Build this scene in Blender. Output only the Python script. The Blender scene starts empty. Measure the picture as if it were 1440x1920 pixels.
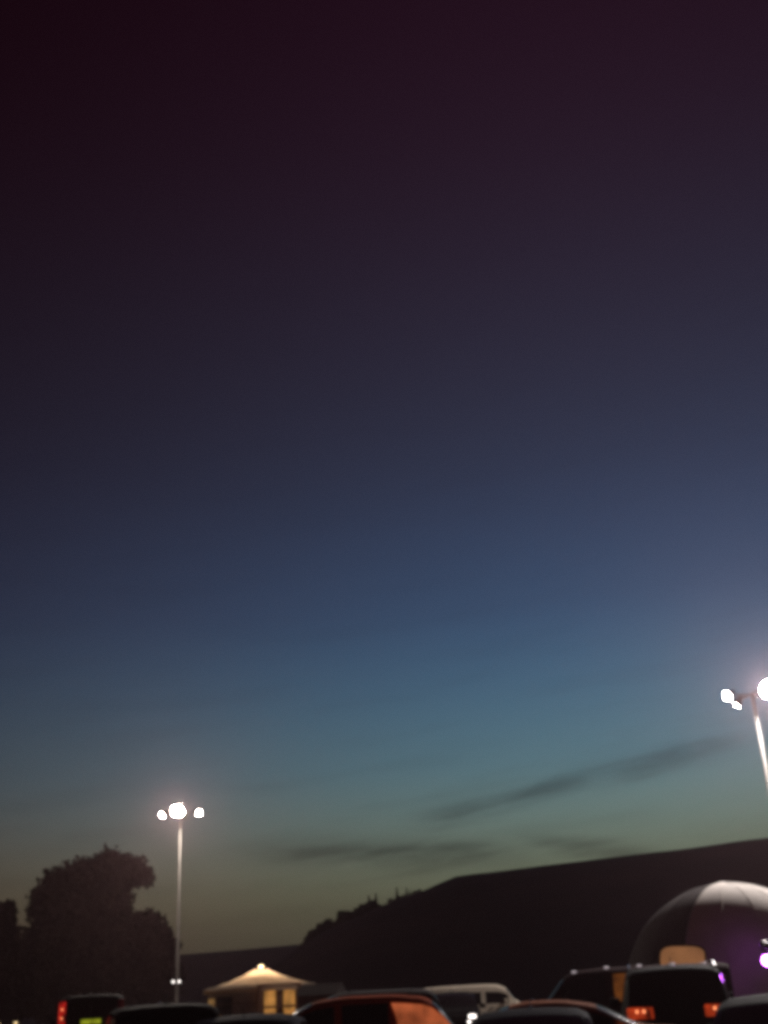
import bpy, bmesh, math, random
import numpy as np
from mathutils import Vector, Matrix

R = math.radians
S = bpy.context.scene
COL = S.collection
rng = random.Random(7)

# ------------------------------------------------------------------ camera
FPX = 2100.0                        # focal length in pixels of the 1440x1920 picture
HOR = 1862.0                        # row of the horizon at the middle column
ROLL = R(3.1)
EYE = 1.6
PITCH = math.atan((HOR - 960) / FPX * math.cos(ROLL))
F_ = Vector((0, math.cos(PITCH), math.sin(PITCH)))
R0 = Vector((1, 0, 0)); U0 = Vector((0, -math.sin(PITCH), math.cos(PITCH)))
R_ = R0 * math.cos(ROLL) - U0 * math.sin(ROLL)
U_ = U0 * math.cos(ROLL) + R0 * math.sin(ROLL)
cam_d = bpy.data.cameras.new('camera')
cam = bpy.data.objects.new('camera', cam_d); COL.objects.link(cam)
cam_d.sensor_fit = 'VERTICAL'
cam_d.angle = 2 * math.atan(960 / FPX)
cam_d.clip_start = 0.1; cam_d.clip_end = 6000
M = Matrix((R_, U_, -F_)).transposed().to_4x4()
M.translation = (0, 0, EYE)
cam.matrix_world = M
S.camera = cam


def at(px, py, d):
    """point on the ray through a pixel of the photograph, at depth y = d"""
    r = F_ * FPX + R_ * (px - 720) + U_ * (960 - py)
    return Vector((0, 0, EYE)) + r * (d / r.y)


def gx(px, d, z=1.0):
    """x of picture column px at depth d and height z"""
    x = 0.0
    lo, hi = 1000, 2400
    for _ in range(40):
        m = (lo + hi) / 2
        if at(px, m, d).z > z: lo = m
        else: hi = m
    return at(px, lo, d).x


# ------------------------------------------------------------------ world: dusk sky
def lin(c):
    return tuple(((v / 255) / 12.92 if v / 255 <= 0.04045 else ((v / 255 + 0.055) / 1.055) ** 2.4) for v in c)


W = bpy.data.worlds.new('World'); S.world = W; W.use_nodes = True
nt = W.node_tree; nt.nodes.clear()


def N(t, **kw):
    n = nt.nodes.new(t)
    for k, v in kw.items(): setattr(n, k, v)
    return n


def MA(op, a, b=None, c=None, clamp=False):
    n = N('ShaderNodeMath', operation=op, use_clamp=clamp)
    for i, v in enumerate((a, b, c)):
        if v is None: continue
        if isinstance(v, (int, float)): n.inputs[i].default_value = v
        else: nt.links.new(v, n.inputs[i])
    return n.outputs[0]


tc = N('ShaderNodeTexCoord')
sep = N('ShaderNodeSeparateXYZ'); nt.links.new(tc.outputs['Generated'], sep.inputs[0])
elev = MA('MULTIPLY', MA('ARCSINE', sep.outputs[2]), 180 / math.pi)
azim = MA('MULTIPLY', MA('ARCTAN2', sep.outputs[0], sep.outputs[1]), 180 / math.pi)
SUNSET = 16.0
ramp = N('ShaderNodeValToRGB'); ramp.color_ramp.interpolation = 'B_SPLINE'
SKY = [(-5, (54, 50, 40)), (0.5, (66, 63, 49)), (3, (84, 81, 60)), (5.2, (101, 105, 82)), (7.6, (98, 116, 108)),
       (10.2, (82, 112, 120)), (14, (64, 94, 116)), (18, (52, 71, 99)), (25, (43, 47, 65)), (33, (39, 33, 47)),
       (41, (35, 19, 31)), (50, (30, 10, 21)), (62, (27, 7, 17))]
E0, E1 = -5.0, 65.0
cr = ramp.color_ramp
while len(cr.elements) < len(SKY): cr.elements.new(0.5)
for e, (d, c) in zip(cr.elements, SKY):
    e.position = (d - E0) / (E1 - E0); e.color = (*lin(c), 1)
nt.links.new(MA('MULTIPLY_ADD', elev, 1 / (E1 - E0), -E0 / (E1 - E0), clamp=True), ramp.inputs[0])
# the afterglow fades away from the place where the sun went down
da = MA('SUBTRACT', azim, SUNSET)
g = MA('EXPONENT', MA('MULTIPLY', MA('MULTIPLY', da, da), -1 / (2 * 25.0 ** 2)))
# thin dark streaks of cloud low in the sky
cv = N('ShaderNodeCombineXYZ')
nt.links.new(MA('MULTIPLY', azim, 0.10), cv.inputs[0])
nt.links.new(MA('MULTIPLY', MA('MULTIPLY_ADD', azim, -0.10, elev), 0.9), cv.inputs[1])
nz = N('ShaderNodeTexNoise'); nz.inputs['Scale'].default_value = 1.0; nz.inputs['Detail'].default_value = 4
nz.inputs['Roughness'].default_value = 0.55
nt.links.new(cv.outputs[0], nz.inputs['Vector'])
nzc = MA('SUBTRACT', nz.outputs[0], 0.5)


def dirof(px, py):
    r = (F_ * FPX + R_ * (px - 720) + U_ * (960 - py)).normalized()
    return math.degrees(math.atan2(r.x, r.y)), math.degrees(math.asin(r.z))


cloud = None
for (p0, p1, th, amt, wob) in [((770, 1538), (1190, 1440), 0.46, 0.46, 1.6), ((1040, 1470), (1420, 1392), 0.60, 0.42, 1.6),
                               ((450, 1600), (1010, 1600), 0.66, 0.54, 1.2), ((960, 1572), (1260, 1608), 0.48, 0.42, 1.4),
                               ((540, 1592), (760, 1586), 0.16, 0.25, 0.8), ((880, 1505), (1110, 1458), 0.14, 0.30, 0.8),
                               ((-700, 1620), (-100, 1570), 0.4, 0.4, 1.2), ((1700, 1500), (2300, 1420), 0.4, 0.35, 1.2)]:
    a0, e0 = dirof(*p0); a1, e1 = dirof(*p1)
    t = MA('MULTIPLY_ADD', azim, 1 / (a1 - a0), -a0 / (a1 - a0))
    mid = MA('MULTIPLY_ADD', t, e1 - e0, e0)
    off = MA('MULTIPLY_ADD', nzc, wob * 1.3, MA('SUBTRACT', elev, mid))
    q = MA('MULTIPLY', off, 1 / th)
    gs = MA('EXPONENT', MA('MULTIPLY', MA('MULTIPLY', q, q), -1.0))
    u = MA('MULTIPLY_ADD', t, 2, -1)
    u2 = MA('MULTIPLY', u, u)
    en = MA('EXPONENT', MA('MULTIPLY', MA('MULTIPLY', u2, u2), -1.6))
    s = MA('MULTIPLY', MA('MULTIPLY', gs, en), amt)
    cloud = s if cloud is None else MA('MAXIMUM', cloud, s)
# faint uneven veil everywhere in the lower sky
cv2 = N('ShaderNodeCombineXYZ')
nt.links.new(MA('MULTIPLY', azim, 0.33), cv2.inputs[0])
nt.links.new(MA('MULTIPLY', MA('MULTIPLY_ADD', azim, -0.14, elev), 1.9), cv2.inputs[1])
nz2 = N('ShaderNodeTexNoise'); nz2.inputs['Scale'].default_value = 1.0; nz2.inputs['Detail'].default_value = 6
nz2.inputs['Roughness'].default_value = 0.6
nt.links.new(cv2.outputs[0], nz2.inputs['Vector'])
cloud = MA('MULTIPLY', cloud, MA('MULTIPLY_ADD', nz2.outputs[0], 2.4, -0.36, clamp=True))
veil = MA('MULTIPLY', MA('MAXIMUM', MA('MULTIPLY', nzc, 0.9), 0.0), MA('EXPONENT', MA('MULTIPLY', elev, -0.06)))
cl = MA('SUBTRACT', 1.0, MA('ADD', cloud, veil), clamp=True)
mul = N('ShaderNodeMix', data_type='RGBA', blend_type='MULTIPLY')
mul.inputs[0].default_value = 1.0
nt.links.new(ramp.outputs[0], mul.inputs[6])
cc = N('ShaderNodeCombineColor')
for i, (gb, ga) in enumerate(((0.80, 0.31), (1.12, 0.05), (1.16, 0.05))):      # blue dies away first
    nt.links.new(MA('MULTIPLY', MA('MULTIPLY_ADD', g, gb, ga), cl), cc.inputs[i])
nt.links.new(cc.outputs[0], mul.inputs[7])
bg1 = N('ShaderNodeBackground'); bg1.inputs[1].default_value = 1.0
nt.links.new(mul.outputs[2], bg1.inputs[0])
sky = N('ShaderNodeTexSky'); sky.sky_type = 'NISHITA'; sky.sun_disc = False
sky.sun_elevation = R(-4.5); sky.sun_rotation = R(SUNSET)
sky.air_density = 1.0; sky.dust_density = 2.0; sky.ozone_density = 2.0
bg2 = N('ShaderNodeBackground'); bg2.inputs[1].default_value = 0.03
nt.links.new(sky.outputs[0], bg2.inputs[0])
add = N('ShaderNodeAddShader'); nt.links.new(bg1.outputs[0], add.inputs[0]); nt.links.new(bg2.outputs[0], add.inputs[1])
out = N('ShaderNodeOutputWorld'); nt.links.new(add.outputs[0], out.inputs[0])

# ------------------------------------------------------------------ render settings
S.render.engine = 'CYCLES'
vs = S.view_settings
vs.view_transform = 'Standard'; vs.look = 'None'; vs.gamma = 1.0; vs.exposure = 0.0; vs.use_curve_mapping = False
cy = S.cycles
cy.use_denoising = True
cy.max_bounces = 6; cy.volume_bounces = 0; cy.diffuse_bounces = 2; cy.glossy_bounces = 3
cy.sample_clamp_indirect = 3.0
cy.pixel_filter_type = 'BLACKMAN_HARRIS'; cy.filter_width = 4.8
S.render.dither_intensity = 2.0


# ------------------------------------------------------------------ materials
MAT = {}


def mat(name, col, rough=0.6, metal=0.0, var=0.12, scale=6.0, spec=0.5, coat=0.0, emit=None, estr=0.0, bump=0.0, trans=0.0):
    """procedural principled material with a little noise in colour and roughness"""
    if name in MAT: return MAT[name]
    m = bpy.data.materials.new(name); m.use_nodes = True
    t = m.node_tree; p = t.nodes['Principled BSDF']
    tcn = t.nodes.new('ShaderNodeTexCoord')
    n = t.nodes.new('ShaderNodeTexNoise'); n.inputs['Scale'].default_value = scale; n.inputs['Detail'].default_value = 5
    t.links.new(tcn.outputs['Object'], n.inputs['Vector'])
    r = t.nodes.new('ShaderNodeValToRGB')
    r.color_ramp.elements[0].position = 0.3; r.color_ramp.elements[1].position = 0.7
    r.color_ramp.elements[0].color = (*[c * (1 - var) for c in col], 1)
    r.color_ramp.elements[1].color = (*[min(1, c * (1 + var)) for c in col], 1)
    t.links.new(n.outputs[0], r.inputs[0]); t.links.new(r.outputs[0], p.inputs['Base Color'])
    p.inputs['Roughness'].default_value = rough; p.inputs['Metallic'].default_value = metal
    p.inputs['Specular IOR Level'].default_value = spec
    p.inputs['Coat Weight'].default_value = coat; p.inputs['Coat Roughness'].default_value = 0.05
    if trans: p.inputs['Transmission Weight'].default_value = trans
    if bump:
        b = t.nodes.new('ShaderNodeBump'); b.inputs['Strength'].default_value = bump
        t.links.new(n.outputs[0], b.inputs['Height']); t.links.new(b.outputs[0], p.inputs['Normal'])
    if emit:
        p.inputs['Emission Color'].default_value = (*emit, 1); p.inputs['Emission Strength'].default_value = estr
        if estr < 1.0:             # lamp glass, lit panes and painted-in light glow unevenly
            mr = t.nodes.new('ShaderNodeMapRange'); mr.inputs[1].default_value = 0.3; mr.inputs[2].default_value = 0.7
            mr.inputs[3].default_value = estr * (1 - 2 * var); mr.inputs[4].default_value = estr * (1 + 2 * var)
            t.links.new(n.outputs[0], mr.inputs[0]); t.links.new(mr.outputs[0], p.inputs['Emission Strength'])
    MAT[name] = m
    return m


mat('ground_gravel', (0.055, 0.048, 0.04), 0.95, var=0.35, scale=0.8, bump=0.3)
mat('hill_grass', (0.034, 0.014, 0.013), 1.0, var=0.4, scale=0.06, spec=0.1, bump=0.4)
mat('leaf', (0.034, 0.024, 0.018), 0.8, var=0.4, scale=0.5, spec=0.1)
mat('bark', (0.07, 0.05, 0.035), 0.95, var=0.3, scale=5, bump=0.5)
mat('galvanised', (0.22, 0.21, 0.20), 0.6, metal=0.1, var=0.1, scale=3)
mat('housing', (0.12, 0.12, 0.125), 0.5, metal=0.5)
FLOOD = 3000.0
mat('flood_lens', (0.9, 0.9, 0.9), 0.3, emit=(1.0, 0.86, 0.74), estr=FLOOD * 1.1)
mat('flood_lens_cool', (0.9, 0.9, 0.9), 0.3, emit=(1.0, 0.92, 0.88), estr=FLOOD * 1.9)
mat('side_lens', (0.9, 0.9, 0.9), 0.3, emit=(1.0, 0.89, 0.80), estr=420.0)
mat('lens_off', (0.35, 0.35, 0.36), 0.2)
mat('small_lens', (0.9, 0.9, 0.9), 0.3, emit=(1.0, 0.9, 0.85), estr=3)
mat('canvas', (0.82, 0.68, 0.53), 0.9, var=0.1, scale=2, spec=0.1, bump=0.1)
mat('canvas_wall', (0.45, 0.38, 0.30), 0.9, var=0.15, scale=2, spec=0.1, bump=0.1)
mat('rope', (0.3, 0.24, 0.16), 0.9)
mat('door_wood', (0.22, 0.085, 0.035), 0.55, var=0.25, scale=9)
mat('dark_wood', (0.16, 0.062, 0.04), 0.75, var=0.3, scale=4)
mat('felt_roof', (0.05, 0.04, 0.04), 0.95)
mat('amber_pane', (0.5, 0.3, 0.1), 0.3, emit=(1.0, 0.44, 0.10), estr=0.30, var=0.25, scale=3)
mat('dim_pane', (0.5, 0.3, 0.1), 0.3, emit=(1.0, 0.55, 0.18), estr=0.16)
mat('crown_light', (0.8, 0.7, 0.5), 0.3, emit=(1.0, 0.72, 0.40), estr=5.0)
mat('dark_inside', (0.02, 0.018, 0.016), 0.9)
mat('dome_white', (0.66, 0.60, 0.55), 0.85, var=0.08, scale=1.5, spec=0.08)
mat('dome_grey', (0.06, 0.052, 0.052), 0.95, var=0.08, scale=1.5, spec=0.03)  # skirt and rim; on the left panels it stands in for shade
mat('dome_window', (0.5, 0.3, 0.16), 0.4, emit=(1.0, 0.43, 0.17), estr=0.22, var=0.15, scale=1.2)
mat('purple_soft', (0.4, 0.1, 0.6), 0.3, emit=(0.62, 0.10, 1.0), estr=5)
mat('purple_lens', (0.4, 0.1, 0.6), 0.3, emit=(0.66, 0.14, 1.0), estr=60)
mat('tyre', (0.02, 0.02, 0.02), 0.85)
mat('alloy', (0.45, 0.45, 0.46), 0.35, metal=0.9)
mat('glass_dark', (0.012, 0.010, 0.012), 0.12, spec=0.35, var=0.0)
mat('trim_black', (0.018, 0.017, 0.018), 0.5)
mat('chrome', (0.7, 0.7, 0.7), 0.12, metal=1.0, var=0.02)
mat('lamp_clear', (0.55, 0.55, 0.56), 0.12, metal=0.6, coat=0.5)
mat('lamp_red_off', (0.25, 0.012, 0.012), 0.2, coat=0.5)
mat('lamp_red_on', (0.3, 0.02, 0.02), 0.2, emit=(1.0, 0.03, 0.02), estr=0.32, var=0.45, scale=6)
mat('corner_painted_light', (0.45, 0.10, 0.03), 0.35, emit=(1.0, 0.23, 0.08), estr=0.28, var=0.42, scale=1.8)  # lamplight on orange bodywork, put in as emission
mat('corner_painted_dim', (0.35, 0.09, 0.03), 0.35, emit=(1.0, 0.20, 0.05), estr=0.12, var=0.42, scale=2)  # weaker painted-in lamplight for the copper bodywork
mat('lamp_orange_on', (0.3, 0.06, 0.02), 0.2, emit=(1.0, 0.09, 0.02), estr=0.30, var=0.47, scale=5)
mat('lamp_core', (0.8, 0.4, 0.2), 0.3, emit=(1.0, 0.30, 0.12), estr=1.6)
mat('headlamp_on', (0.8, 0.8, 0.8), 0.2, emit=(1.0, 0.90, 0.84), estr=3)
mat('headlamp_warm', (0.8, 0.8, 0.7), 0.2, emit=(1.0, 0.72, 0.36), estr=2.0)
mat('plate_yellow', (0.55, 0.58, 0.03), 0.5, emit=(0.55, 0.62, 0.03), estr=0.38, var=0.3, scale=4)  # light falling on the plate is put in as emission
mat('plate_white', (0.65, 0.65, 0.62), 0.5)
mat('plate_yellow_plain', (0.6, 0.45, 0.04), 0.5)


def paint(name, col, rough=0.8):
    return mat('paint_' + name, col, rough, var=0.06, scale=2.0, coat=0.0, spec=0.03)


# ------------------------------------------------------------------ mesh helpers
def link(name, me, m=None, parent=None, smooth=False):
    o = bpy.data.objects.new(name, me); COL.objects.link(o)
    if m is not None: me.materials.append(MAT[m] if isinstance(m, str) else m)
    if smooth:
        me.polygons.foreach_set('use_smooth', [True] * len(me.polygons))
        try: me.set_sharp_from_angle(angle=R(38))
        except Exception: pass
    if parent is not None: o.parent = parent
    return o


def meshobj(name, verts, faces, m, parent=None, smooth=False):
    me = bpy.data.meshes.new(name); me.from_pydata([tuple(v) for v in verts], [], faces); me.update()
    return link(name, me, m, parent, smooth)


def bmobj(name, bm, m, parent=None, smooth=False):
    bmesh.ops.recalc_face_normals(bm, faces=bm.faces)
    me = bpy.data.meshes.new(name); bm.to_mesh(me); bm.free()
    return link(name, me, m, parent, smooth)


def tag(o, label, cat, group=None):
    o['label'] = label; o['category'] = cat
    if group: o['group'] = group
    return o


def thing(name, label, cat, loc=(0, 0, 0), rz=0.0, group=None):
    o = bpy.data.objects.new(name, None); COL.objects.link(o)
    o.location = loc; o.rotation_euler = (0, 0, rz); o.empty_display_size = 0.3
    return tag(o, label, cat, group)


def box(bm, c, s, rot=None, bevel=0.0):
    r = bmesh.ops.create_cube(bm, size=1.0)
    vs_ = r['verts']
    for v in vs_: v.co = Vector((v.co.x * s[0], v.co.y * s[1], v.co.z * s[2]))
    if bevel:
        es = list({e for v in vs_ for e in v.link_edges})
        rr = bmesh.ops.bevel(bm, geom=es, offset=bevel, segments=2, affect='EDGES', profile=0.5)
        vs_ = list({v for f in rr['faces'] for v in f.verts} | {v for v in vs_ if v.is_valid})
    Mx = Matrix.Translation(c) @ (rot.to_4x4() if rot is not None else Matrix.Identity(4))
    for v in vs_: v.co = Mx @ v.co


def tube(bm, pts, rad, n=8, caps=True):
    pts = [Vector(p) for p in pts]
    rings = []
    for i, p in enumerate(pts):
        a = pts[max(0, i - 1)]; b = pts[min(len(pts) - 1, i + 1)]
        d = (b - a).normalized()
        up = Vector((0, 0, 1)) if abs(d.z) < 0.95 else Vector((1, 0, 0))
        x = d.cross(up).normalized(); y = d.cross(x).normalized()
        r = rad[i] if isinstance(rad, (list, tuple)) else rad
        rings.append([bm.verts.new(p + x * r * math.cos(2 * math.pi * k / n) + y * r * math.sin(2 * math.pi * k / n)) for k in range(n)])
    for a, b in zip(rings, rings[1:]):
        for k in range(n):
            bm.faces.new((a[k], a[(k + 1) % n], b[(k + 1) % n], b[k]))
    if caps:
        bm.faces.new(rings[0][::-1]); bm.faces.new(rings[-1])


def lathe(bm, prof, n=24, axis='z', c=(0, 0, 0)):
    rings = []
    for r, h in prof:
        ring = []
        for k in range(n):
            a = 2 * math.pi * k / n
            p = (r * math.cos(a), r * math.sin(a), h) if axis == 'z' else (r * math.cos(a), h, r * math.sin(a))
            ring.append(bm.verts.new(Vector(p) + Vector(c)))
        rings.append(ring)
    for a, b in zip(rings, rings[1:]):
        for k in range(n): bm.faces.new((a[k], a[(k + 1) % n], b[(k + 1) % n], b[k]))
    bm.faces.new(rings[0][::-1]); bm.faces.new(rings[-1])


# ------------------------------------------------------------------ ground and hills
def sheet(name, x0, x1, y0, y1, nx, ny, fz, m):
    xs = np.linspace(x0, x1, nx); ys = np.linspace(y0, y1, ny)
    v = [(x, y, fz(x, y)) for y in ys for x in xs]
    f = [(j * nx + i, j * nx + i + 1, (j + 1) * nx + i + 1, (j + 1) * nx + i) for j in range(ny - 1) for i in range(nx - 1)]
    o = meshobj(name, v, f, m, smooth=True); o['kind'] = 'structure'
    return o


sheet('ground', -1090, 1090, -1000, 1090, 3, 3, lambda x, y: 0.0, 'ground_gravel')


def wob(x, y, s, seed=0):
    return (math.sin(x * s + seed) + math.sin(y * s * 1.3 + seed * 2.1) + math.sin((x + y) * s * 0.7 + 1.7 + seed)
            + 0.5 * math.sin(x * s * 3.1 + seed) + 0.5 * math.sin((x - y) * s * 2.3)) / 4


HD = 210.0                                       # depth of the hill's crest
crest = [(470, 1850), (540, 1800), (585, 1765), (600, 1752), (650, 1724), (700, 1701), (745, 1684), (790, 1668), (820, 1654.5), (838, 1646), (852, 1641), (868, 1638.2), (900, 1635),
         (1000, 1623), (1200, 1598), (1440, 1568)]
cpts = [at(px, py, HD) for px, py in crest]
cx_ = [-1e4, cpts[0].x - 30] + [p.x for p in cpts] + [cpts[-1].x + 60, cpts[-1].x + 160, cpts[-1].x + 330, 1e4]
cz_ = [-3, -3] + [p.z for p in cpts] + [cpts[-1].z + 6, cpts[-1].z + 9, cpts[-1].z + 4, cpts[-1].z]


def hill_z(x, y):
    h = float(np.interp(x * HD / max(y, 60) if y < HD else x, cx_, cz_)) if False else float(np.interp(x, cx_, cz_))
    t = (y - HD)
    if t < 0: k = max(0.0, 1 + t / 110.0); s = k * k * (3 - 2 * k)
    else: k = max(0.0, 1 - t / 260.0); s = k * k * (3 - 2 * k)
    return h * s - 0.6 + (0.35 * wob(x, y, 0.11) if h > 0 and abs(t) > 3 else 0.0)


sheet('hill', -45, 420, 96, 470, 156, 90, hill_z, 'hill_grass')


def ridge_z(x, y):
    t = (y - 640) / 150
    base = 31 + 0.035 * x + 3.5 * wob(x, 0, 0.012, 3)
    return base * math.exp(-t * t * 2.2) - 1.2


sheet('far_hills', -900, 900, 440, 860, 180, 36, ridge_z, 'hill_grass')


# ------------------------------------------------------------------ trees
def leaf_mesh(lobes, n, size, seed):
    """many small leaf-shaped faces through the volume of several lobes (cx,cy,cz,rx,ry,rz)"""
    r = np.random.default_rng(seed)
    L = np.array(lobes, float)
    vol = (L[:, 3] * L[:, 4] * L[:, 5]) ** 0.75
    idx = r.choice(len(L), n, p=vol / vol.sum())
    d = r.normal(size=(n, 3)); d /= np.linalg.norm(d, axis=1)[:, None]
    # clumps: push the radius with a bumpy function so the outline is uneven
    bump = 0.09 * np.sin(d[:, 0] * 7 + idx) + 0.09 * np.sin(d[:, 1] * 13 + 2 * idx) + 0.10 * np.sin(d[:, 2] * 11 + idx * 0.7) + 0.09 * np.sin(d[:, 0] * 21 + d[:, 2] * 17 + idx)
    rad = r.random(n) ** 0.38 * (1.0 + bump)
    c = L[idx, :3] + d * L[idx, 3:6] * rad[:, None]
    a = r.normal(size=(n, 3)); a /= np.linalg.norm(a, axis=1)[:, None]
    b = np.cross(a, r.normal(size=(n, 3))); b /= np.linalg.norm(b, axis=1)[:, None]
    s = size * (0.6 + 0.9 * r.random(n))[:, None]
    q = np.stack([c - a * s, c + b * s * 0.45, c + a * s, c - b * s * 0.45], 1).reshape(-1, 3)
    me = bpy.data.meshes.new('crown')
    me.vertices.add(4 * n); me.vertices.foreach_set('co', q.ravel())
    me.loops.add(4 * n); me.loops.foreach_set('vertex_index', np.arange(4 * n))
    me.polygons.add(n); me.polygons.foreach_set('loop_start', np.arange(n) * 4); me.polygons.foreach_set('loop_total', np.full(n, 4))
    me.update(calc_edges=True)
    me.materials.append(MAT['leaf'])
    return me


def tree(label, base, lobes, n, size, seed, trunk_r=0.3, group=None, name='tree'):
    t = thing(name, label, 'tree', base, 0, group)
    b = Vector(base)
    rel = [(l[0] - b.x, l[1] - b.y, l[2] - b.z, l[3], l[4], l[5]) for l in lobes]
    o = bpy.data.objects.new('crown', leaf_mesh(rel, n, size, seed)); COL.objects.link(o); o.parent = t
    bm = bmesh.new()
    top = max(l[2] for l in rel)
    fork = Vector((0, 0, top * 0.30))
    tube(bm, [(0, 0, -0.2), (0.05, 0, top * 0.12), tuple(fork)], [trunk_r * 1.35, trunk_r, trunk_r * 0.85], 10)
    for l in rel:
        e = Vector(l[:3]); mid = fork.lerp(e, 0.5) + Vector((0, 0, 0.12 * (e - fork).length))
        tube(bm, [tuple(fork - Vector((0, 0, 0.15))), tuple(mid), tuple(e)], [trunk_r * 0.55, trunk_r * 0.35, trunk_r * 0.12], 7)
    bmobj('trunk', bm, 'bark', t, smooth=True)
    return t


def lobe(px, py, rp, d, squash=1.0, dy=0.0):
    c = at(px, py, d + dy); m = rp * d / FPX * 0.94
    return (c.x, c.y, c.z, m, m * 0.95, m * squash)


TD = 116.0
lb = [lobe(185, 1652, 52, TD, .95), lobe(132, 1668, 54, TD, .95, 1), lobe(238, 1636, 40, TD, .85, -1), lobe(262, 1644, 26, TD, .8),
      lobe(205, 1622, 30, TD), lobe(100, 1702, 50, TD), lobe(170, 1715, 62, TD, 1, 1.5), lobe(112, 1772, 72, TD, 1, -1),
      lobe(188, 1790, 78, TD), lobe(214, 1690, 36, TD, 1, 0.5), lobe(130, 1850, 78, TD, 1, 1.0), lobe(205, 1860, 70, TD, 1, -1.2)]
tree('tall broadleaf tree with a round crown leaning over beside the flood mast', (at(160, 1850, TD).x, TD, 0), lb, 34000, 0.36, 3, 0.55)
lb = [lobe(268, 1748, 44, TD, .9, -3), lobe(296, 1775, 34, TD, .9, -3), lobe(270, 1815, 58, TD, 1, -3), lobe(305, 1830, 36, TD, 1, -3), lobe(262, 1868, 58, TD, 1, -3)]
tree('lower rounded tree right behind the flood mast pole', (at(275, 1850, TD - 3).x, TD - 3, 0), lb, 13000, 0.34, 5, 0.25)
lb = [lobe(8, 1712, 22, 122, 1.1), lobe(-18, 1735, 40, 122), lobe(4, 1762, 30, 122, 1.2), lobe(-10, 1830, 62, 122, 1.1)]
tree('narrow tree seen past the left side of the tall broadleaf', (at(-5, 1850, 122).x, 122, 0), lb, 9000, 0.36, 9, 0.25)
lb = [lobe(38, 1800, 34, 124), lobe(30, 1850, 52, 124), lobe(62, 1850, 46, 124)]
tree('low bushy tree filling the gap beneath two taller trees', (at(40, 1850, 124).x, 124, 0), lb, 7000, 0.36, 11, 0.2)
lb = [lobe(-90, 1700, 60, 128), lobe(-150, 1760, 90, 128), lobe(-70, 1810, 80, 128)]
tree('broad tree standing at the outer end of the tree line', (at(-110, 1850, 128).x, 128, 0), lb, 9000, 0.38, 12, 0.35)

# bushy trees along the hill's left shoulder (two shared crowns, copied)
proto = []
for k, (n, lob) in enumerate([(2600, [(0, 0, 2.6, 2.3, 2.2, 2.0), (0.9, 0.2, 3.7, 1.3, 1.3, 1.2), (-1.1, -0.3, 2.9, 1.4, 1.3, 1.3), (0.2, 0, 1.3, 2.4, 2.2, 1.3)]),
                              (900, [(0, 0, 1.6, .55, .55, 1.5), (0.05, 0, 3.0, .34, .34, 1.5), (0, 0, 4.3, .2, .2, 1.0)])]):
    crown = leaf_mesh(lob, n, 0.30 if k == 0 else 0.2, 20 + k)
    bm = bmesh.new(); tube(bm, [(0, 0, -1.0), (0, 0, 1.2), (0.1, 0, 3.0)], [0.2, 0.16, 0.06], 7)
    bmesh.ops.recalc_face_normals(bm, faces=bm.faces)
    tm = bpy.data.meshes.new('trunk'); bm.to_mesh(tm); bm.free(); tm.materials.append(MAT['bark'])
    proto.append((crown, tm))
HT = [(px, rng.uniform(-9, 3), 0, rng.uniform(.28, .55)) for px in range(566, 700, 6)] + [(px, rng.uniform(-5, 1), 0, rng.uniform(.14, .26)) for px in range(704, 790, 9)]
HT += [(692, 0, 1, .62), (705, 1, 1, .6), (744, 0, 1, .52), (762, 1, 1, .42), (768, -1, 1, .3), (664, 0, 1, .45)]
for px, dd, kind, sc in HT:
    d = HD + dd
    x = gx(px, d, max(0.5, hill_z(gx(px, d, 8), d) + 2))
    t = thing('hillside_tree', ('dark bushy tree growing on the low shoulder of the hill', 'thin spiky tree standing up above the hill shoulder')[kind], 'tree',
              (x, d, hill_z(x, d) - .25), rng.uniform(0, 6), ('bushy trees on the hill shoulder', 'spiky trees on the hill shoulder')[kind])
    t.scale = (sc, sc, sc)
    for nm, me in zip(('crown', 'trunk'), proto[kind]):
        o = bpy.data.objects.new(nm, me); COL.objects.link(o); o.parent = t


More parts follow.
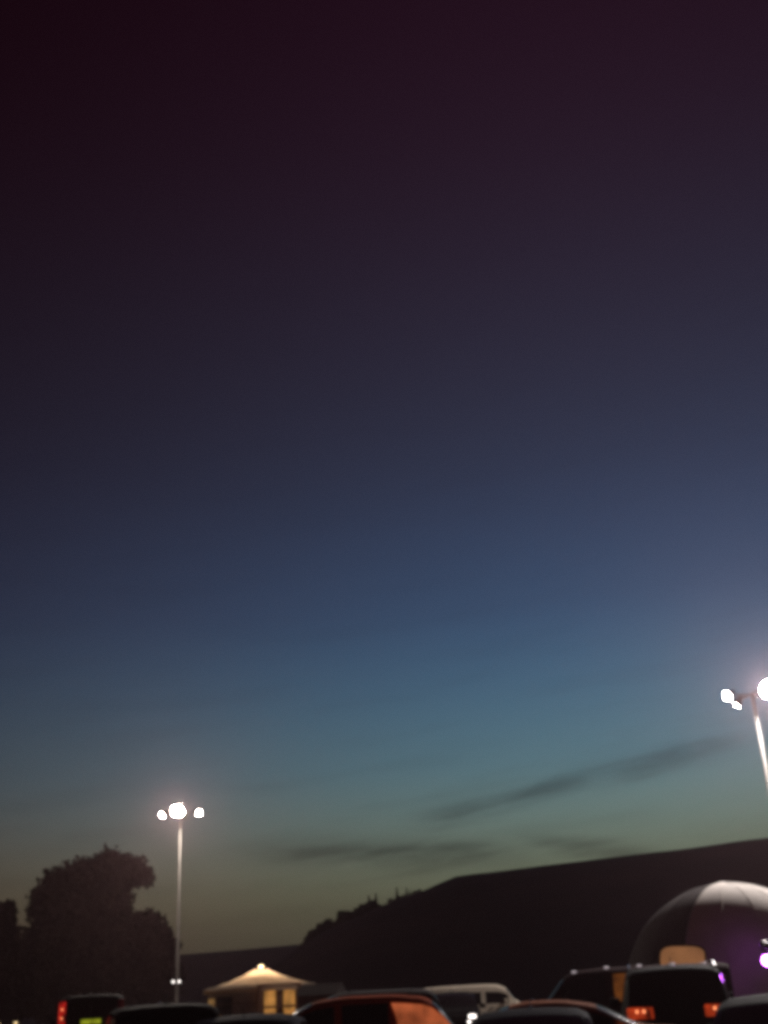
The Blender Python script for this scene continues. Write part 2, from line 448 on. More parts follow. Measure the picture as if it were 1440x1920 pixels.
# ------------------------------------------------------------------ flood masts
def mast(label, px, top_py, d, rz, lens, low_spots=False, arm=1.08, pole_r=0.08, tilt=-58, unlit=()):
    top = at(px, top_py, d); H = top.z
    t = thing('flood_light_mast', label, 'light mast', (top.x, d, 0), rz)
    bm = bmesh.new(); tube(bm, [(0, 0, 0.03), (0, 0, H * 0.5), (0, 0, H + 0.1)], [pole_r * 1.5, pole_r * 1.1, pole_r * 0.75], 14)
    bmobj('pole', bm, 'galvanised', t, smooth=True)
    bm = bmesh.new(); box(bm, (0, 0, 0.02), (0.6, 0.6, 0.04), bevel=0.01)
    for sx in (-1, 1):
        for sy in (-1, 1): tube(bm, [(sx * .22, sy * .22, .03), (sx * .22, sy * .22, .12)], 0.025, 6)
    bmobj('base_plate', bm, 'galvanised', t)
    bm = bmesh.new(); box(bm, (0, -pole_r * 1.48, 0.95), (0.16, 0.02, 0.5), bevel=0.006); bmobj('access_door', bm, 'galvanised', t)
    bm = bmesh.new()
    for a in range(2):
        q = Matrix.Rotation(a * math.pi / 2, 3, 'Z')
        box(bm, (0, 0, H + 0.05 + 0.055 * a), (2 * arm - 0.1, 0.09, 0.05), q)
    bmobj('crossarm', bm, 'galvanised', t)
    for k in range(4):
        a = k * math.pi / 2
        q = Matrix.Rotation(a, 3, 'Z') @ Matrix.Rotation(R(tilt), 3, 'X')   # arm towards local -y, lens tipped outwards
        c = Matrix.Rotation(a, 3, 'Z') @ Vector((0, -arm, H + 0.02))
        r0 = 0.33 if k == 0 else 0.17
        bm = bmesh.new()
        lathe(bm, [(r0, -.02), (r0 * 1.03, .02), (r0 * .85, .14), (r0 * .5, .26), (r0 * .28, .30), (r0 * .2, .40)], 20)
        for v in bm.verts: v.co = c + q @ v.co
        ho = bmobj('floodlight', bm, 'housing', t, True)
        # convex round lens closing the bowl
        vv = [c + q @ Vector((0, 0, -.16))]; ff = []; nr, na = 3, 14
        for j in range(1, nr + 1):
            f = j / nr
            for i in range(na):
                a2 = 2 * math.pi * i / na
                vv.append(c + q @ Vector((r0 * .93 * f * math.cos(a2), r0 * .93 * f * math.sin(a2), -.024 - .136 * (1 - f * f))))
        for i in range(na):
            i2 = (i + 1) % na
            ff.append((0, 1 + i2, 1 + i))
            for j in range(nr - 1): ff.append((1 + j * na + i, 1 + j * na + i2, 1 + (j + 1) * na + i2, 1 + (j + 1) * na + i))
        meshobj('lens', vv, ff, 'lens_off' if k in unlit else lens if k == 0 else 'side_lens', ho, smooth=True)
    if low_spots:
        z = 2.85
        bm = bmesh.new(); box(bm, (0, -pole_r * 1.5, z + .1), (0.36, 0.05, 0.05)); bmobj('spot_bracket', bm, 'housing', t)
        for s in (-1, 1):
            bm = bmesh.new(); tube(bm, [(s * .17, -.12, z), (s * .17, -.30, z - .05)], [.06, .08], 10)
            so = bmobj('spotlight', bm, 'housing', t)
            bm = bmesh.new(); tube(bm, [(s * .17, -.301, z - .05), (s * .17, -.312, z - .053)], [.07, .06], 10)
            bmobj('lens', bm, 'small_lens', so)
    return t


mast('tall floodlight mast beside the big tree with two small spots low on its pole', 339, 1526, 70.0, 0.0, 'flood_lens', True, unlit=(2,))
mast('tall floodlight mast with four lit heads rising behind the dome tent', 1411, 1306, 43.2, R(16), 'flood_lens_cool')

# ------------------------------------------------------------------ yurt
cm = MAT['canvas']; ct = cm.node_tree; pb = ct.nodes['Principled BSDF']
tl = ct.nodes.new('ShaderNodeBsdfTranslucent'); tl.inputs[0].default_value = (0.85, 0.66, 0.45, 1)
mx = ct.nodes.new('ShaderNodeMixShader'); mx.inputs[0].default_value = 0.5
ct.links.new(pb.outputs[0], mx.inputs[1]); ct.links.new(tl.outputs[0], mx.inputs[2])
ct.links.new(mx.outputs[0], ct.nodes['Material Output'].inputs['Surface'])
mat('inside_lamp', (0.8, 0.7, 0.5), 0.4, emit=(1.0, 0.76, 0.54), estr=340.0)
YD = 50.0
yc = at(490, 1874, YD)
yr = 2.24
eave, peak = at(383, 1857, YD).z, at(490, 1813, YD).z
yurt = thing('yurt', 'round canvas yurt with a lit crown and glowing double door', 'yurt', (yc.x, YD, 0), 0)
NG = 20


def ywall(a0, a1, z0, z1, r=None):
    n = max(1, int(abs(a1 - a0) / R(5))); vv = []; ff = []
    r = r or yr - 0.1
    for i in range(n + 1):
        a = a0 + (a1 - a0) * i / n
        for z in (z0, z1): vv.append((r * math.cos(a), r * math.sin(a), z))
    for i in range(n): ff.append((2 * i, 2 * i + 2, 2 * i + 3, 2 * i + 1))
    return vv, ff


DA = R(-64)                     # direction of the double door (towards the camera, to the right)
dw = R(22)
vv, ff = ywall(DA + dw, DA - dw + 2 * math.pi, 0.02, eave + 0.08)
meshobj('wall', vv, ff, 'canvas_wall', yurt, smooth=True)
for k in range(NG):             # roof gores, each slightly hollow
    a0, a1 = 2 * math.pi * k / NG, 2 * math.pi * (k + 1) / NG
    vv = []; ff = []
    for j in range(5):
        t_ = j / 4; r_ = yr + 0.12 + (0.28 - yr - 0.12) * t_; z = eave + (peak - 0.1 - eave) * t_ - 0.07 * math.sin(math.pi * t_)
        for i in range(3):
            a = a0 + (a1 - a0) * i / 2; rr = r_ * (1 if i != 1 else 0.992)
            vv.append((rr * math.cos(a), rr * math.sin(a), z + (0.0 if i != 1 else -0.012)))
    for j in range(4):
        for i in range(2): ff.append((j * 3 + i, j * 3 + i + 1, (j + 1) * 3 + i + 1, (j + 1) * 3 + i))
    vv.extend([(vv[i][0] * .997, vv[i][1] * .997, vv[i][2] - 0.16) for i in range(3)])
    ff.extend([(15, 16, 1, 0), (16, 17, 2, 1)])
    meshobj('roof_panel', vv, ff, 'canvas', yurt, smooth=True)
bm = bmesh.new(); lathe(bm, [(0.30, peak - 0.12), (0.31, peak - 0.04), (0.24, peak - 0.06), (0.02, peak - 0.05)], 20); cro = bmobj('crown_ring', bm, 'door_wood', yurt, True)
bm = bmesh.new(); lathe(bm, [(0.05, peak - 0.05), (0.11, peak - 0.02), (0.10, peak + 0.03), (0.05, peak + 0.065), (0.01, peak + 0.075)], 20); bmobj('crown_lantern', bm, 'crown_light', cro, True)
bm = bmesh.new(); lathe(bm, [(.02, peak - .72), (.08, peak - .66), (.09, peak - .60), (.05, peak - .54), (.01, peak - .52)], 14); hl = bmobj('hanging_lamp', bm, 'inside_lamp', yurt, True)
bm = bmesh.new(); tube(bm, [(0, 0, peak - .525), (0, 0, peak - .1)], .006, 5); bmobj('lamp_cord', bm, 'housing', hl)
for z in (0.8, 1.5):
    bm = bmesh.new(); pts = [((yr - .085) * math.cos(a), (yr - .085) * math.sin(a), z) for a in np.linspace(DA + dw + .02, DA - dw + 2 * math.pi - .02, 40)]
    tube(bm, pts, 0.016, 5); bmobj('rope', bm, 'rope', yurt, True)
# double door: frame, two leaves, two panes in each
q = Matrix.Rotation(DA + math.pi / 2, 3, 'Z'); dr = yr - 0.06; dwid = 0.80


def dpt(u, z, o=0.0): return q @ Vector((u, -(dr + o), z))


door = None
bm = bmesh.new()
for (u0, u1, z0, z1) in [(-dwid - .1, -dwid, 0.02, 2.16), (dwid, dwid + .1, 0.02, 2.16), (-dwid, dwid, 2.06, 2.16), (-dwid, dwid, .02, .1)]:
    box(bm, dpt((u0 + u1) / 2, (z0 + z1) / 2), (u1 - u0, 0.14, z1 - z0), q)
bmobj('door_frame', bm, 'door_wood', yurt)
for s in (-1, 1):
    bm = bmesh.new()
    c0, c1 = (s * .01, s * (dwid - .005)); u0, u1 = min(c0, c1), max(c0, c1)
    st = .15
    box(bm, dpt(u0 + st / 2, 1.08), (st, .06, 1.94), q); box(bm, dpt(u1 - st / 2, 1.08), (st, .06, 1.94), q)
    for z0, z1 in ((.11, .75), (1.28, 1.36), (1.92, 2.05)): box(bm, dpt((u0 + u1) / 2, (z0 + z1) / 2, .002), (u1 - u0 - .01, .058, z1 - z0), q)
    leaf_ = bmobj('door', bm, 'door_wood', yurt)
    for z0, z1 in ((.75, 1.28), (1.36, 1.92)):
        bm = bmesh.new(); box(bm, dpt((u0 + u1) / 2, (z0 + z1) / 2, -.005), (u1 - u0 - 2 * st + .02, .02, z1 - z0 + .02), q); bmobj('pane', bm, 'amber_pane', leaf_)
    bm = bmesh.new(); box(bm, dpt(s * .08, 1.02, .05), (.03, .05, .12), q); bmobj('handle', bm, 'chrome', leaf_)
# dark opening and a dimly lit window on the left of the wall
for nm, a, hw, z0, z1, mm in (('open_flap', R(-126), R(11), 0.9, 1.78, 'dark_inside'), ('window', R(-160), R(17), 0.95, 1.72, 'dim_pane')):
    vv, ff = ywall(a - hw, a + hw, z0, z1, yr - 0.085); meshobj(nm, vv, ff, mm, yurt, True)

# small timber shed next to the yurt
sx_ = gx(603, 47.0, 2)
shed = thing('shed', 'small brown timber shed against the right side of the yurt', 'shed', (sx_, 47.0, 0), R(-12)); shed.scale = (.95, .95, .84)
for i in range(11):
    bm = bmesh.new(); box(bm, (-0.68 + i * .136, -.7, 1.02), (.13, .025, 2.0)); bmobj('plank', bm, 'dark_wood', shed)
bm = bmesh.new(); box(bm, (0, .02, 1.0), (1.46, 1.38, 1.96)); bmobj('wall', bm, 'dark_wood', shed)
bm = bmesh.new()
vv = [bm.verts.new(p) for p in [(-.86, -.85, 1.98), (.86, -.85, 1.98), (.86, .85, 1.98), (-.86, .85, 1.98), (-.86, 0, 2.45), (.86, 0, 2.45)]]
for f in ((0, 1, 5, 4), (2, 3, 4, 5), (0, 4, 3), (1, 2, 5), (0, 1, 2, 3)): bm.faces.new([vv[i] for i in f])
bmobj('roof', bm, 'felt_roof', shed)
bm = bmesh.new(); box(bm, (.2, -.722, .95), (.62, .02, 1.8), bevel=.005); sd = bmobj('door', bm, 'door_wood', shed)
bm = bmesh.new(); box(bm, (-.04, -.745, 1.0), (.03, .03, .14)); bmobj('handle', bm, 'chrome', sd)

# ------------------------------------------------------------------ dome tent
DD = 35.0
dcp = at(1386, 1857, DD); dr_ = 3.22
dz = at(1386, 1652, DD).z - dr_ - 0.03
dome = thing('dome_tent', 'large white dome tent with a rounded amber window', 'dome tent', (dcp.x, DD, 0), 0)
NP = 16
low = -math.asin(min(0.99, (dz - 0.02) / dr_))


def dpos(a, e, o=0.0): return ((dr_ + o) * math.cos(e) * math.cos(a), (dr_ + o) * math.cos(e) * math.sin(a), dz + (dr_ + o) * math.sin(e))


for k in range(NP):
    a0 = 2 * math.pi * k / NP + R(5); a1 = a0 + 2 * math.pi / NP
    vv = []; ff = []; nj, ni = 48, 6
    for j in range(nj + 1):
        e = low + (R(88) - low) * j / nj
        for i in range(ni + 1):
            sag = -0.004 * math.sin(math.pi * i / ni) * math.cos(e)
            vv.append(dpos(a0 + (a1 - a0) * i / ni, e, sag))
    for j in range(nj):
        for i in range(ni): ff.append((j * (ni + 1) + i, j * (ni + 1) + i + 1, (j + 1) * (ni + 1) + i + 1, (j + 1) * (ni + 1) + i))
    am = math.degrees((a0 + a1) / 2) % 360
    meshobj('cover_panel', vv, ff, 'dome_grey' if 115 < am < 226 else 'dome_white', dome, True)  # left panels darkened: shade on that side put into their colour
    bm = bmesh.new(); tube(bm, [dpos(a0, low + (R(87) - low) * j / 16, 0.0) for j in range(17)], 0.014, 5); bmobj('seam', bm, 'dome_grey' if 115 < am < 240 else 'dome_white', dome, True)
bm = bmesh.new(); lathe(bm, [(dr_ * math.cos(R(86)), dz + dr_ * math.sin(R(86))), (dr_ * .03, dz + dr_ + .03), (.02, dz + dr_ + .04)], 20); bmobj('top_cap', bm, 'dome_white', dome, True)
bm = bmesh.new(); lathe(bm, [(dr_ * math.cos(low) + .03, .0), (dr_ * math.cos(low) + .035, .22), (dr_ * math.cos(low) + .0, .24)], 40); bmobj('skirt', bm, 'dome_grey', dome, True)
# rounded window, found on the sphere by following the picture rays
oc = Vector((dcp.x, DD, dz)); eye = Vector((0, 0, EYE))


def on_dome(px, py, o):
    dvec = (at(px, py, 10) - eye).normalized(); L_ = eye - oc; b_ = dvec.dot(L_); c_ = L_.length_squared - (dr_ + o) ** 2
    disc = b_ * b_ - c_
    return eye + dvec * (-b_ - math.sqrt(max(disc, 0))) - Vector((dcp.x, DD, 0))


ring = []
for k in range(36):
    a = 2 * math.pi * k / 36; cs, sn = math.cos(a), math.sin(a)
    ring.append((1280 + 43 * math.copysign(abs(cs) ** .55, cs), 1797 - 24 * math.copysign(abs(sn) ** .6, sn)))
vv = [on_dome(1280, 1797, 0.03)] + [on_dome(1280 + (x - 1280) * .5, 1797 + (y - 1797) * .5, 0.03) for x, y in ring] + [on_dome(x, y, 0.03) for x, y in ring]
ff = []
for k in range(36):
    n_ = (k + 1) % 36
    ff.append((0, 1 + k, 1 + n_)); ff.append((1 + k, 37 + k, 37 + n_, 1 + n_))
win = meshobj('window', vv, ff, 'dome_window', dome, True)
bm = bmesh.new(); tube(bm, [on_dome(x, y, 0.03) for x, y in ring + ring[:1]], 0.025, 6); bmobj('window_rim', bm, 'dome_grey', win, True)
# entrance porch on the right-hand side
ea = R(-25)
q = Matrix.Rotation(ea, 3, 'Z')
bm = bmesh.new(); rings = []
for rr in (dr_ * .9, dr_ + 1.0):
    rg = []
    for j in range(13):
        a = math.pi * j / 12; p = Vector((rr, 1.0 * math.cos(a), 1.25 + 1.0 * math.sin(a) if True else 0)); rg.append(bm.verts.new(q @ p))
    rg = [bm.verts.new(q @ Vector((rr, 1.0, 0.02)))] + rg + [bm.verts.new(q @ Vector((rr, -1.0, 0.02)))]
    rings.append(rg)
for i in range(len(rings[0]) - 1): bm.faces.new((rings[0][i], rings[0][i + 1], rings[1][i + 1], rings[1][i]))
bmobj('porch', bm, 'dome_white', dome, True)

# purple stage lamp on a stand in front of the dome
pl = at(1440, 1800, 30.9)
lamp = thing('stage_lamp', 'purple glowing stage lamp on a thin stand before the dome tent', 'stage lamp', (pl.x, pl.y, 0), 0)
bm = bmesh.new(); tube(bm, [(0, 0, .35), (0, 0, pl.z - .12)], [.022, .016], 8); bmobj('pole', bm, 'housing', lamp, True)
for k in range(3):
    a = k * 2.094 + .3; bm = bmesh.new(); tube(bm, [(0, 0, .5), (.5 * math.cos(a), .5 * math.sin(a), .015)], .014, 6); bmobj('leg', bm, 'housing', lamp, True)
dirv = Vector((-.45, -.75, -.10)).normalized()
bm = bmesh.new(); c0 = Vector((0, 0, pl.z)); tube(bm, [c0 - dirv * .2, c0 - dirv * .12, c0 + dirv * .1], [.07, .125, .13], 16); hd = bmobj('lamp_head', bm, 'housing', lamp, True)
bm = bmesh.new(); tube(bm, [c0 + dirv * .101, c0 + dirv * .125, c0 + dirv * .14], [.12, .11, .05], 16); bmobj('lens', bm, 'purple_lens', hd, True)
bm = bmesh.new()
yk = dirv.cross(Vector((0, 0, 1))).normalized()
tube(bm, [c0 + yk * .15, c0 + yk * .15 - Vector((0, 0, .14)), c0 - yk * .15 - Vector((0, 0, .14)), c0 - yk * .15], .012, 6); bmobj('yoke', bm, 'housing', lamp, True)
# second head on the same bar, aimed back at the dome's skin
d2 = Vector((-.35, .85, .25)).normalized(); c1 = c0 + Vector((.02, .05, .32))
bm = bmesh.new(); tube(bm, [c1 - d2 * .2, c1 - d2 * .12, c1 + d2 * .1], [.07, .125, .13], 16); hd2 = bmobj('lamp_head', bm, 'housing', lamp, True)
bm = bmesh.new(); tube(bm, [c1 + d2 * .101, c1 + d2 * .125, c1 + d2 * .14], [.12, .11, .05], 16); bmobj('lens', bm, 'purple_soft', hd2, True)
bm = bmesh.new(); tube(bm, [(0, 0, pl.z - .14), (.02, .05, pl.z + .2)], .012, 6); bmobj('lamp_bar', bm, 'housing', lamp, True)

# ------------------------------------------------------------------ vehicles
# a body style: top outline (x, z) from tail to nose as fractions of length and height, belt height, window spans
STYLE = {
    'hatch': dict(top=[(-.5, .60), (-.485, .66), (-.43, .86), (-.38, .955), (-.25, .995), (-.05, 1.0), (.08, .97), (.17, .87), (.27, .68), (.36, .625), (.45, .56), (.5, .44)],
                  belt=.61, side=[(-.36, -.25), (-.22, -.03), (0.0, .19)], screen=(.095, .265), rear=(-.478, -.40), L=4.1, W=1.76),
    'suv': dict(top=[(-.5, .62), (-.49, .70), (-.455, .90), (-.43, .965), (-.3, .995), (-.05, 1.0), (.06, .98), (.15, .90), (.24, .70), (.30, .665), (.44, .62), (.5, .48)],
                belt=.62, side=[(-.43, -.28), (-.25, -.05), (-.02, .17)], screen=(.085, .235), rear=(-.488, -.45), L=4.5, W=1.88),
    'sedan': dict(top=[(-.5, .60), (-.47, .68), (-.36, .71), (-.31, .76), (-.20, .94), (-.10, .995), (.02, 1.0), (.09, .96), (.18, .82), (.26, .68), (.36, .64), (.45, .57), (.5, .42)],
                  belt=.64, side=[(-.24, -.09), (-.06, .17)], screen=(.075, .25), rear=(-.315, -.20), L=4.5, W=1.78),
    'van': dict(top=[(-.5, .955), (-.49, .985), (-.3, 1.0), (.1, 1.0), (.2, .985), (.27, .93), (.36, .66), (.40, .61), (.46, .54), (.5, .42)],
                belt=.58, side=[(-.46, -.21), (-.18, .04), (.08, .29)], screen=(.275, .355), rear=None, L=4.9, W=1.92),
    'mpv': dict(top=[(-.5, .62), (-.49, .74), (-.465, .92), (-.44, .975), (-.3, .998), (.02, 1.0), (.10, .97), (.20, .86), (.31, .66), (.38, .61), (.46, .53), (.5, .42)],
                belt=.60, side=[(-.44, -.30), (-.27, -.06), (-.03, .20)], screen=(.11, .30), rear=(-.488, -.455), L=4.4, W=1.82),
}


def vehicle(label, cat, style, H, loc, heading, body_mat, tail='lamp_red_off', head='lamp_clear', rear_plate='plate_yellow_plain', group=None, name=None,
            amber_window=None, rails=False, studs=False, tall_tail=False, fog=None, L=None, wtop=2.93, wrap=None, tail_r=None, quarter=True, fog_z=.42):
    st = STYLE[style]; L = L or st['L']; Wd = st['W']
    t = thing(name or ('van' if style == 'van' else 'car'), label, cat, loc, heading, group)
    xs0 = np.array([p[0] * L for p in st['top']]); zs0 = np.array([p[1] * H for p in st['top']])
    fx = np.linspace(-L / 2, L / 2, 400); fz = np.interp(fx, xs0, zs0)
    kx = np.arange(-20, 21); kk = np.exp(-(kx / 8.0) ** 2); kk /= kk.sum()
    pad = np.concatenate([fz[0] + (fz[0] - fz[1:21][::-1]) * 0 + 0 * fz[1:21], fz, np.full(20, fz[-1])])
    fzs = np.convolve(pad, kk, 'same')[20:-20]
    sill = 0.24

    def top(x): return float(np.interp(x, fx, fzs))

    def half(x):
        u = abs(x) / (L / 2)
        return Wd / 2 * (1 - 0.13 * max(0.0, (u - 0.62) / 0.38) ** 2.2)

    def sec(x):
        zt = top(x); zb = min(st['belt'] * H, zt - 0.05); w = half(x)
        g_ = max(0.0, zt - zb)
        wr = w * (0.985 - 0.27 * min(g_, .62) * (0.55 if style == 'van' else 1))
        return [(0.90 * w, sill), (w, sill + .42 * (zb - sill)), (0.985 * w, zb), (wr, zt - 0.055 - .03 * g_), (wr * .86, zt - .014), (wr * .45, zt + .012), (0, zt + .02)]

    def P(x, s, o=0.0):
        """surface point: s in 0..6 along the section (negative: the other side)"""
        def raw(x, s):
            a = abs(s); p = sec(x); i = min(5, int(a)); f = a - i
            y = p[i][0] + (p[i + 1][0] - p[i][0]) * f; z = p[i][1] + (p[i + 1][1] - p[i][1]) * f
            return Vector((x, math.copysign(y, s) if s else y, z))
        p = raw(x, s)
        if o:
            du = raw(min(x + .01, L / 2), s) - raw(max(x - .01, -L / 2), s)
            a = abs(s); s1, s2 = max(0, a - .05), min(6, a + .05)
            sg = 1 if s >= 0 else -1
            dv = raw(x, sg * s2) - raw(x, sg * s1 if s1 else sg * 1e-6)
            nn = du.cross(dv).normalized() if sg > 0 else dv.cross(du).normalized()
            if a > 5.97: nn = Vector((-du.z, 0, du.x)).normalized()
            if nn.dot(Vector((0, p.y, p.z - .7))) < 0: nn = -nn
            p = p + nn * o
        return p
    # body shell
    nst = 56; xs = np.linspace(-L / 2, L / 2, nst)
    ss = [0, .5, 1, 1.5, 2, 2.33, 2.66, 3, 3.5, 4, 4.5, 5, 5.5, 6]
    row = [('r', s) for s in ss] + [('l', s) for s in ss[-2::-1]]
    vv = []; ff = []
    for x in xs:
        for side, s in row:
            p = P(x, s); vv.append((p.x, -p.y if side == 'r' else p.y, p.z))
    m_ = len(row)
    for i in range(nst - 1):
        for j in range(m_ - 1): ff.append((i * m_ + j, i * m_ + j + 1, (i + 1) * m_ + j + 1, (i + 1) * m_ + j))
        ff.append((i * m_ + m_ - 1, i * m_, (i + 1) * m_, (i + 1) * m_ + m_ - 1))
    ff.append(tuple(range(m_))); ff.append(tuple(range((nst - 1) * m_ + m_ - 1, (nst - 1) * m_ - 1, -1)))
    bm = bmesh.new(); bv = [bm.verts.new(v) for v in vv]
    for f in ff: bm.faces.new([bv[i] for i in f])
    body = bmobj('body', bm, body_mat, t, True)
    # glass
    def patch(nm, x0, x1, s0, s1, nx, ns, o, m, par=None):
        v_ = []; f_ = []
        for i in range(nx + 1):
            for j in range(ns + 1):
                v_.append(P(x0 + (x1 - x0) * i / nx, s0 + (s1 - s0) * j / ns, o))
        for i in range(nx):
            for j in range(ns): f_.append((i * (ns + 1) + j, i * (ns + 1) + j + 1, (i + 1) * (ns + 1) + j + 1, (i + 1) * (ns + 1) + j))
        return meshobj(nm, v_, f_, m, par or t, True)
    for sgn in (-1, 1):
        for wi, (a, b) in enumerate(st['side'] if quarter else st['side'][1:]):
            mm = 'amber_dim' if amber_window == (sgn, wi) else 'glass_dark'
            patch('side_window', a * L, b * L, sgn * 2.10, sgn * wtop, 8, 3, 0.006, mm)
    if wrap:                     # glowing patch that paints lamplight onto the rear corner and pillar
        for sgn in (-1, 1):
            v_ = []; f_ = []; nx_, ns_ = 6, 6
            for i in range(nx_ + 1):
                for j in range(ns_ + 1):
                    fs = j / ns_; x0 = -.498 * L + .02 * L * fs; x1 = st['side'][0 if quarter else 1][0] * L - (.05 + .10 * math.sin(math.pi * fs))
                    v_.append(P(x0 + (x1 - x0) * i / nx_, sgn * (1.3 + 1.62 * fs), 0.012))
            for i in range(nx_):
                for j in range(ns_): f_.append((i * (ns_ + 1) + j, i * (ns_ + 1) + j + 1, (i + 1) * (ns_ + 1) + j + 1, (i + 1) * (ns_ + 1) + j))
            meshobj('corner_lit_patch', v_, f_, wrap, t, True)
    def wide(nm, x0, x1):
        v_ = []; f_ = []; sv = [3.15, 3.6, 4.2, 4.8, 5.4, 5.9]
        seq = [-s for s in sv] + sv[::-1]
        for i in range(7):
            for s in seq: v_.append(P(x0 + (x1 - x0) * i / 6, s, 0.007))
        k_ = len(seq)
        for i in range(6):
            for j in range(k_ - 1): f_.append((i * k_ + j, i * k_ + j + 1, (i + 1) * k_ + j + 1, (i + 1) * k_ + j))
        meshobj(nm, v_, f_, 'glass_dark', t, True)
    wide('windscreen', st['screen'][0] * L, st['screen'][1] * L)
    if st['rear']: wide('rear_window', st['rear'][0] * L, st['rear'][1] * L)
    else:
        for s in (-1, 1):
            bm = bmesh.new(); box(bm, (-L / 2 - .004, s * .36, H * .745), (.02, .60, H * .24), bevel=.008); bmobj('rear_window', bm, 'glass_dark', t)
        bm = bmesh.new(); box(bm, (-L / 2 - .002, 0, H * .55), (.012, .012, H * .72)); bmobj('rear_door_seam', bm, 'trim_black', t)
    # lamps
    hw = half(L / 2)
    zb = st['belt'] * H
    for s in (-1, 1):
        if tall_tail: c, sz = (-L / 2 + .03, s * (hw - .07), H * .78), (.10, .17, .58)
        elif style in ('suv', 'mpv'): c, sz = (-L / 2 + .06, s * (hw - .20), zb - .02), (.16, .42, .18)
        else: c, sz = (-L / 2 + .05, s * (hw - .16), zb * .88), (.14, .30, .15)
        bm = bmesh.new(); box(bm, c, sz, bevel=.025); bmobj('taillight', bm, (tail_r if tail_r and s < 0 else tail), t, True)
        if tail.endswith('_on') and not (tail_r and s < 0):
            tl_o = t.children[-1]
            for dy_, dz_ in ((-.06, .03), (.05, .03)) if not tall_tail else ((0, .1), (0, -.12)):
                bm = bmesh.new(); box(bm, (c[0] - sz[0] / 2 - .004, c[1] + dy_, c[2] + dz_), (.016, .045, .05), bevel=.006); bmobj('bulb', bm, 'lamp_core', tl_o, True)
        zc = st['top'][-1][1] * H + .10
        bm = bmesh.new(); box(bm, (L / 2 - .10, s * (hw - .17), zc - .06), (.24, .24, .12), bevel=.035); bmobj('headlight', bm, head, t, True)
        if fog: 
            bm = bmesh.new(); lathe(bm, [(.055, 0), (.05, .03), (.02, .045)], 12, 'z')
            for v in bm.verts: v.co = Vector((L / 2 + v.co.z - .01, s * (hw - .28) + v.co.x, fog_z + v.co.y))
            bmobj('fog_light', bm, fog, t, True)
        bm = bmesh.new(); xm = st['side'][-1][1] * L - .12
        pm = P(xm, 2.15)
        box(bm, (xm, s * (pm.y + .13), pm.z + .06), (.11, .20, .14), bevel=.03); bmobj('mirror', bm, body_mat, t, True)
        for hx in [(a + .02) * L for a, b in st['side'][-2:]]:
            ph = P(hx + .1, 1.8); bm = bmesh.new(); box(bm, (hx + .1, s * (ph.y + .012), ph.z), (.17, .035, .03), bevel=.008); bmobj('door_handle', bm, 'trim_black', t)
    plz = H * .66 if style == 'van' else (.62 if style == 'hatch' else .80 if style in ('suv', 'mpv') else .66)
    bm = bmesh.new(); box(bm, (-L / 2 - .012, 0, plz), (.02, .52, .115), bevel=.004); bmobj('rear_plate', bm, rear_plate, t)
    bm = bmesh.new(); box(bm, (L / 2 + .012, 0, .42), (.02, .52, .115), bevel=.004); bmobj('front_plate', bm, 'plate_white', t)
    bm = bmesh.new(); box(bm, (L / 2 - .02, 0, st['top'][-1][1] * H - .05), (.07, .9, .11), bevel=.02); bmobj('grille', bm, 'trim_black', t)
    for xe in (-1, 1):
        bm = bmesh.new(); box(bm, (xe * (L / 2 - .08), 0, .34), (.24, hw * 2 - .1, .2), bevel=.06); bmobj('bumper', bm, 'trim_black' if style == 'van' else body_mat, t, True)
    # wheels
    for xw in (-.31 * L, .315 * L):
        for s in (-1, 1):
            yw = s * (half(xw) - .09); r = .32
            bm = bmesh.new(); lathe(bm, [(r * .62, -.1), (r * .93, -.105), (r, -.07), (r, .07), (r * .93, .105), (r * .62, .1)], 24, 'y')
            for v in bm.verts: v.co += Vector((xw, yw, r))
            wh = bmobj('wheel', bm, 'tyre', t, True)
            bm = bmesh.new(); lathe(bm, [(r * .64, -.085), (r * .64, .085)], 20, 'y')
            for k in range(5):
                a = k * 2 * math.pi / 5; box(bm, (math.cos(a) * r * .33, s * .095, math.sin(a) * r * .33), (r * .56, .03, .05), Matrix.Rotation(-a, 3, 'Y'))
            for v in bm.verts: v.co += Vector((xw, yw, r))
            bmobj('rim', bm, 'alloy', wh)
            bm = bmesh.new(); pts = [(xw + 1.16 * r * math.cos(a), s * (half(xw) * .985), r + 1.16 * r * math.sin(a)) for a in np.linspace(-.25, math.pi + .25, 14)]
            tube(bm, pts, .035, 6); bmobj('wheel_arch', bm, 'trim_black', t, True)
    if rails:
        for s in (-1, 1):
            y = s * (sec(0)[3][0] - .06)
            bm = bmesh.new(); xsr = np.linspace(-.36 * L, .05 * L, 9)
            tube(bm, [(x, y, top(x) + (.055 if 0 < i < 8 else .0)) for i, x in enumerate(xsr)], .018, 8); bmobj('roof_rail', bm, 'chrome', t, True)
    if studs:
        for x in np.linspace(-.4 * L, .22 * L, 5):
            for s in (-1, 1):
                bm = bmesh.new(); box(bm, (x, s * (sec(x)[4][0]), top(x) + .02), (.10, .05, .05), bevel=.012); bmobj('roof_marker', bm, 'marker', t)
    if cat != 'van' or style != 'van':
        bm = bmesh.new(); xa = -.30 * L if style != 'sedan' else -.1 * L
        tube(bm, [(xa, 0, top(xa)), (xa - .12, 0, top(xa) + .16)], [.008, .004], 6); bmobj('aerial', bm, 'trim_black', t)
        bm = bmesh.new(); lathe(bm, [(.04, top(xa) + .005), (.038, top(xa) + .03), (.028, top(xa) + .05), (.01, top(xa) + .06)], 14); bmobj('glint_cap', bm, 'chrome', t, True)  # chrome cap added to catch glints from the mast lamps
    return t


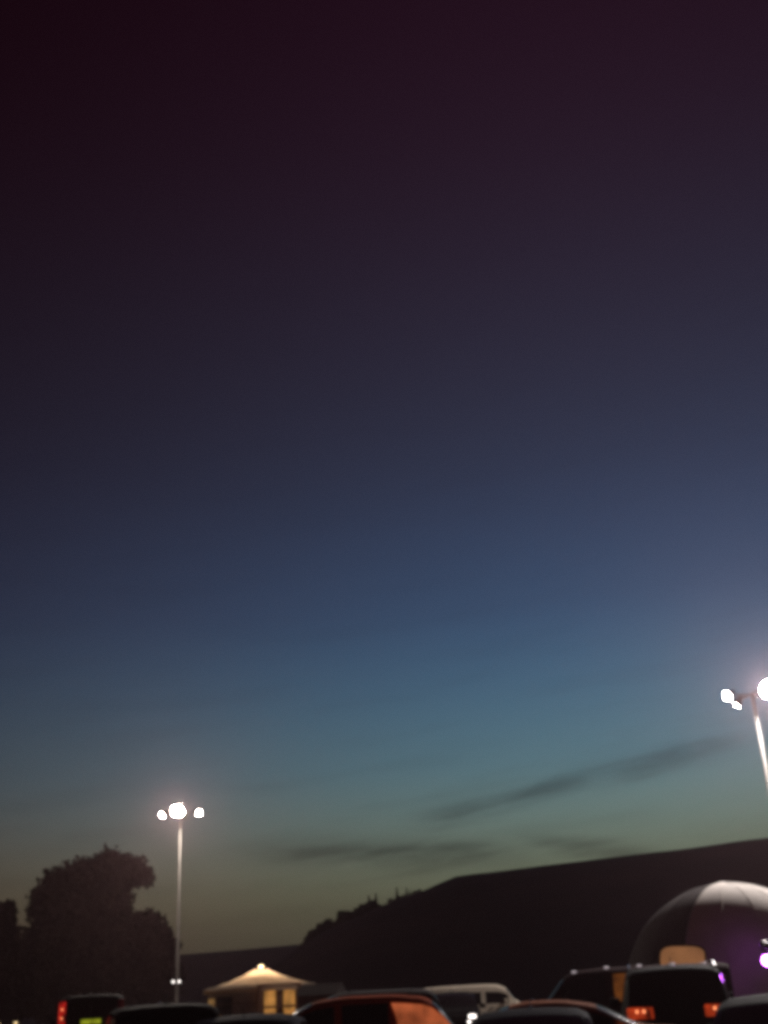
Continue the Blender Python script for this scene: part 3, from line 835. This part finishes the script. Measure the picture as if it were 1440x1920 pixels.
mat('amber_dim', (0.3, 0.15, 0.06), 0.3, emit=(1.0, 0.30, 0.05), estr=0.10, var=0.5, scale=3)
mat('marker', (0.7, 0.7, 0.72), 0.3, emit=(1.0, 0.85, 0.9), estr=0.35)
for nm, c in dict(black=(.010, .009, .010), charcoal=(.022, .020, .022), navy=(.012, .012, .026), grey=(.11, .10, .10), white=(.72, .62, .50),
                  orange=(.50, .085, .025), copper=(.55, .16, .06), maroon=(.035, .008, .010), green=(.012, .02, .016)).items():
    paint(nm, c)


def car(px, d, heading_deg, *a, **k):
    """px, d: picture column and depth of the end that faces the camera (0.5 L from the centre) or of the middle for a side view;
    heading is relative to the line of sight: 90 = tail to the camera, -90 = nose to the camera, 0 / 180 = side on"""
    x = gx(px, d, 1.2); bear = math.atan2(x, d)
    h = R(heading_deg) - bear
    off = (k.get('L') or STYLE[a[2]]['L']) / 2 * math.sin(R(heading_deg))
    return vehicle(*a, loc=(x + off * math.sin(bear), d + off * math.cos(bear) if off > 0 else d - off * math.cos(bear), 0), heading=h, **k)


car(170, 33.0, 90, 'dark van showing a tall red tail lamp and a yellow rear plate', 'van', 'van', 1.95, body_mat='paint_black', tail='lamp_red_on', tail_r='lamp_red_off', tall_tail=True, rear_plate='plate_yellow')
car(296, 17.0, 94, 'dark people carrier parked beside the van with the red tail lamp', 'car', 'mpv', 1.60, body_mat='paint_charcoal')
car(-30, 96.0, -85, 'far dark van with warm headlights in front of the narrow tree', 'van', 'van', 2.0, body_mat='paint_charcoal', head='headlamp_warm')
car(475, 16.0, 84, 'low dark hatchback parked in front of the yurt', 'car', 'hatch', 1.40, body_mat='paint_navy')
car(630, 21.0, 178, 'orange hatchback seen side on with dark windows and light painted on its rear corner', 'car', 'hatch', 1.56, body_mat='paint_orange', wrap='corner_painted_light', quarter=False)
car(664, 31.0, 180, 'grey people carrier whose roof shows over the orange hatchback', 'car', 'mpv', 1.66, body_mat='paint_grey')
car(893, 46.0, 2, 'white flat roofed van with dark side windows parked beyond the lit headlights', 'van', 'van', 1.70, body_mat='paint_white', L=4.0, wtop=2.74)
car(856, 40.0, -90, 'dark car facing forward with its headlights on', 'car', 'suv', 1.50, body_mat='paint_black', head='headlamp_on', fog='headlamp_on', fog_z=.60)
car(996, 15.0, 90, 'low dark saloon parked in front of the copper car', 'car', 'sedan', 1.29, body_mat='paint_navy')
car(1000, 18.0, 180, 'copper brown low car half hidden by the low dark saloon', 'car', 'sedan', 1.37, body_mat='paint_copper', wrap='corner_painted_dim')
car(1170, 29.0, 180, 'dark van with small roof markers and one dim amber window', 'van', 'van', 1.87, body_mat='paint_maroon', amber_window=(1, 1), studs=True)
car(1262, 20.0, 92, 'black four by four with glowing orange tail lamps and roof rails', 'car', 'suv', 1.78, body_mat='paint_black', tail='lamp_orange_on', rails=True)
car(1482, 12.5, 88, 'dark saloon parked under the purple lamp light', 'car', 'sedan', 1.35, body_mat='paint_black')

# ------------------------------------------------------------------ haze
bm = bmesh.new(); box(bm, (0, 0, 30), (2190, 2190, 64)); hz = bmobj('haze', bm, None)
hz['kind'] = 'stuff'
hm = bpy.data.materials.new('haze_air'); hm.use_nodes = True; t_ = hm.node_tree
t_.nodes.remove(t_.nodes['Principled BSDF'])
pv = t_.nodes.new('ShaderNodeVolumePrincipled'); pv.inputs['Density'].default_value = 0.00030
pv.inputs['Color'].default_value = (0.95, 0.62, 0.66, 1); pv.inputs['Anisotropy'].default_value = 0.75
t_.links.new(pv.outputs[0], t_.nodes['Material Output'].inputs['Volume'])
hz.data.materials.append(hm)
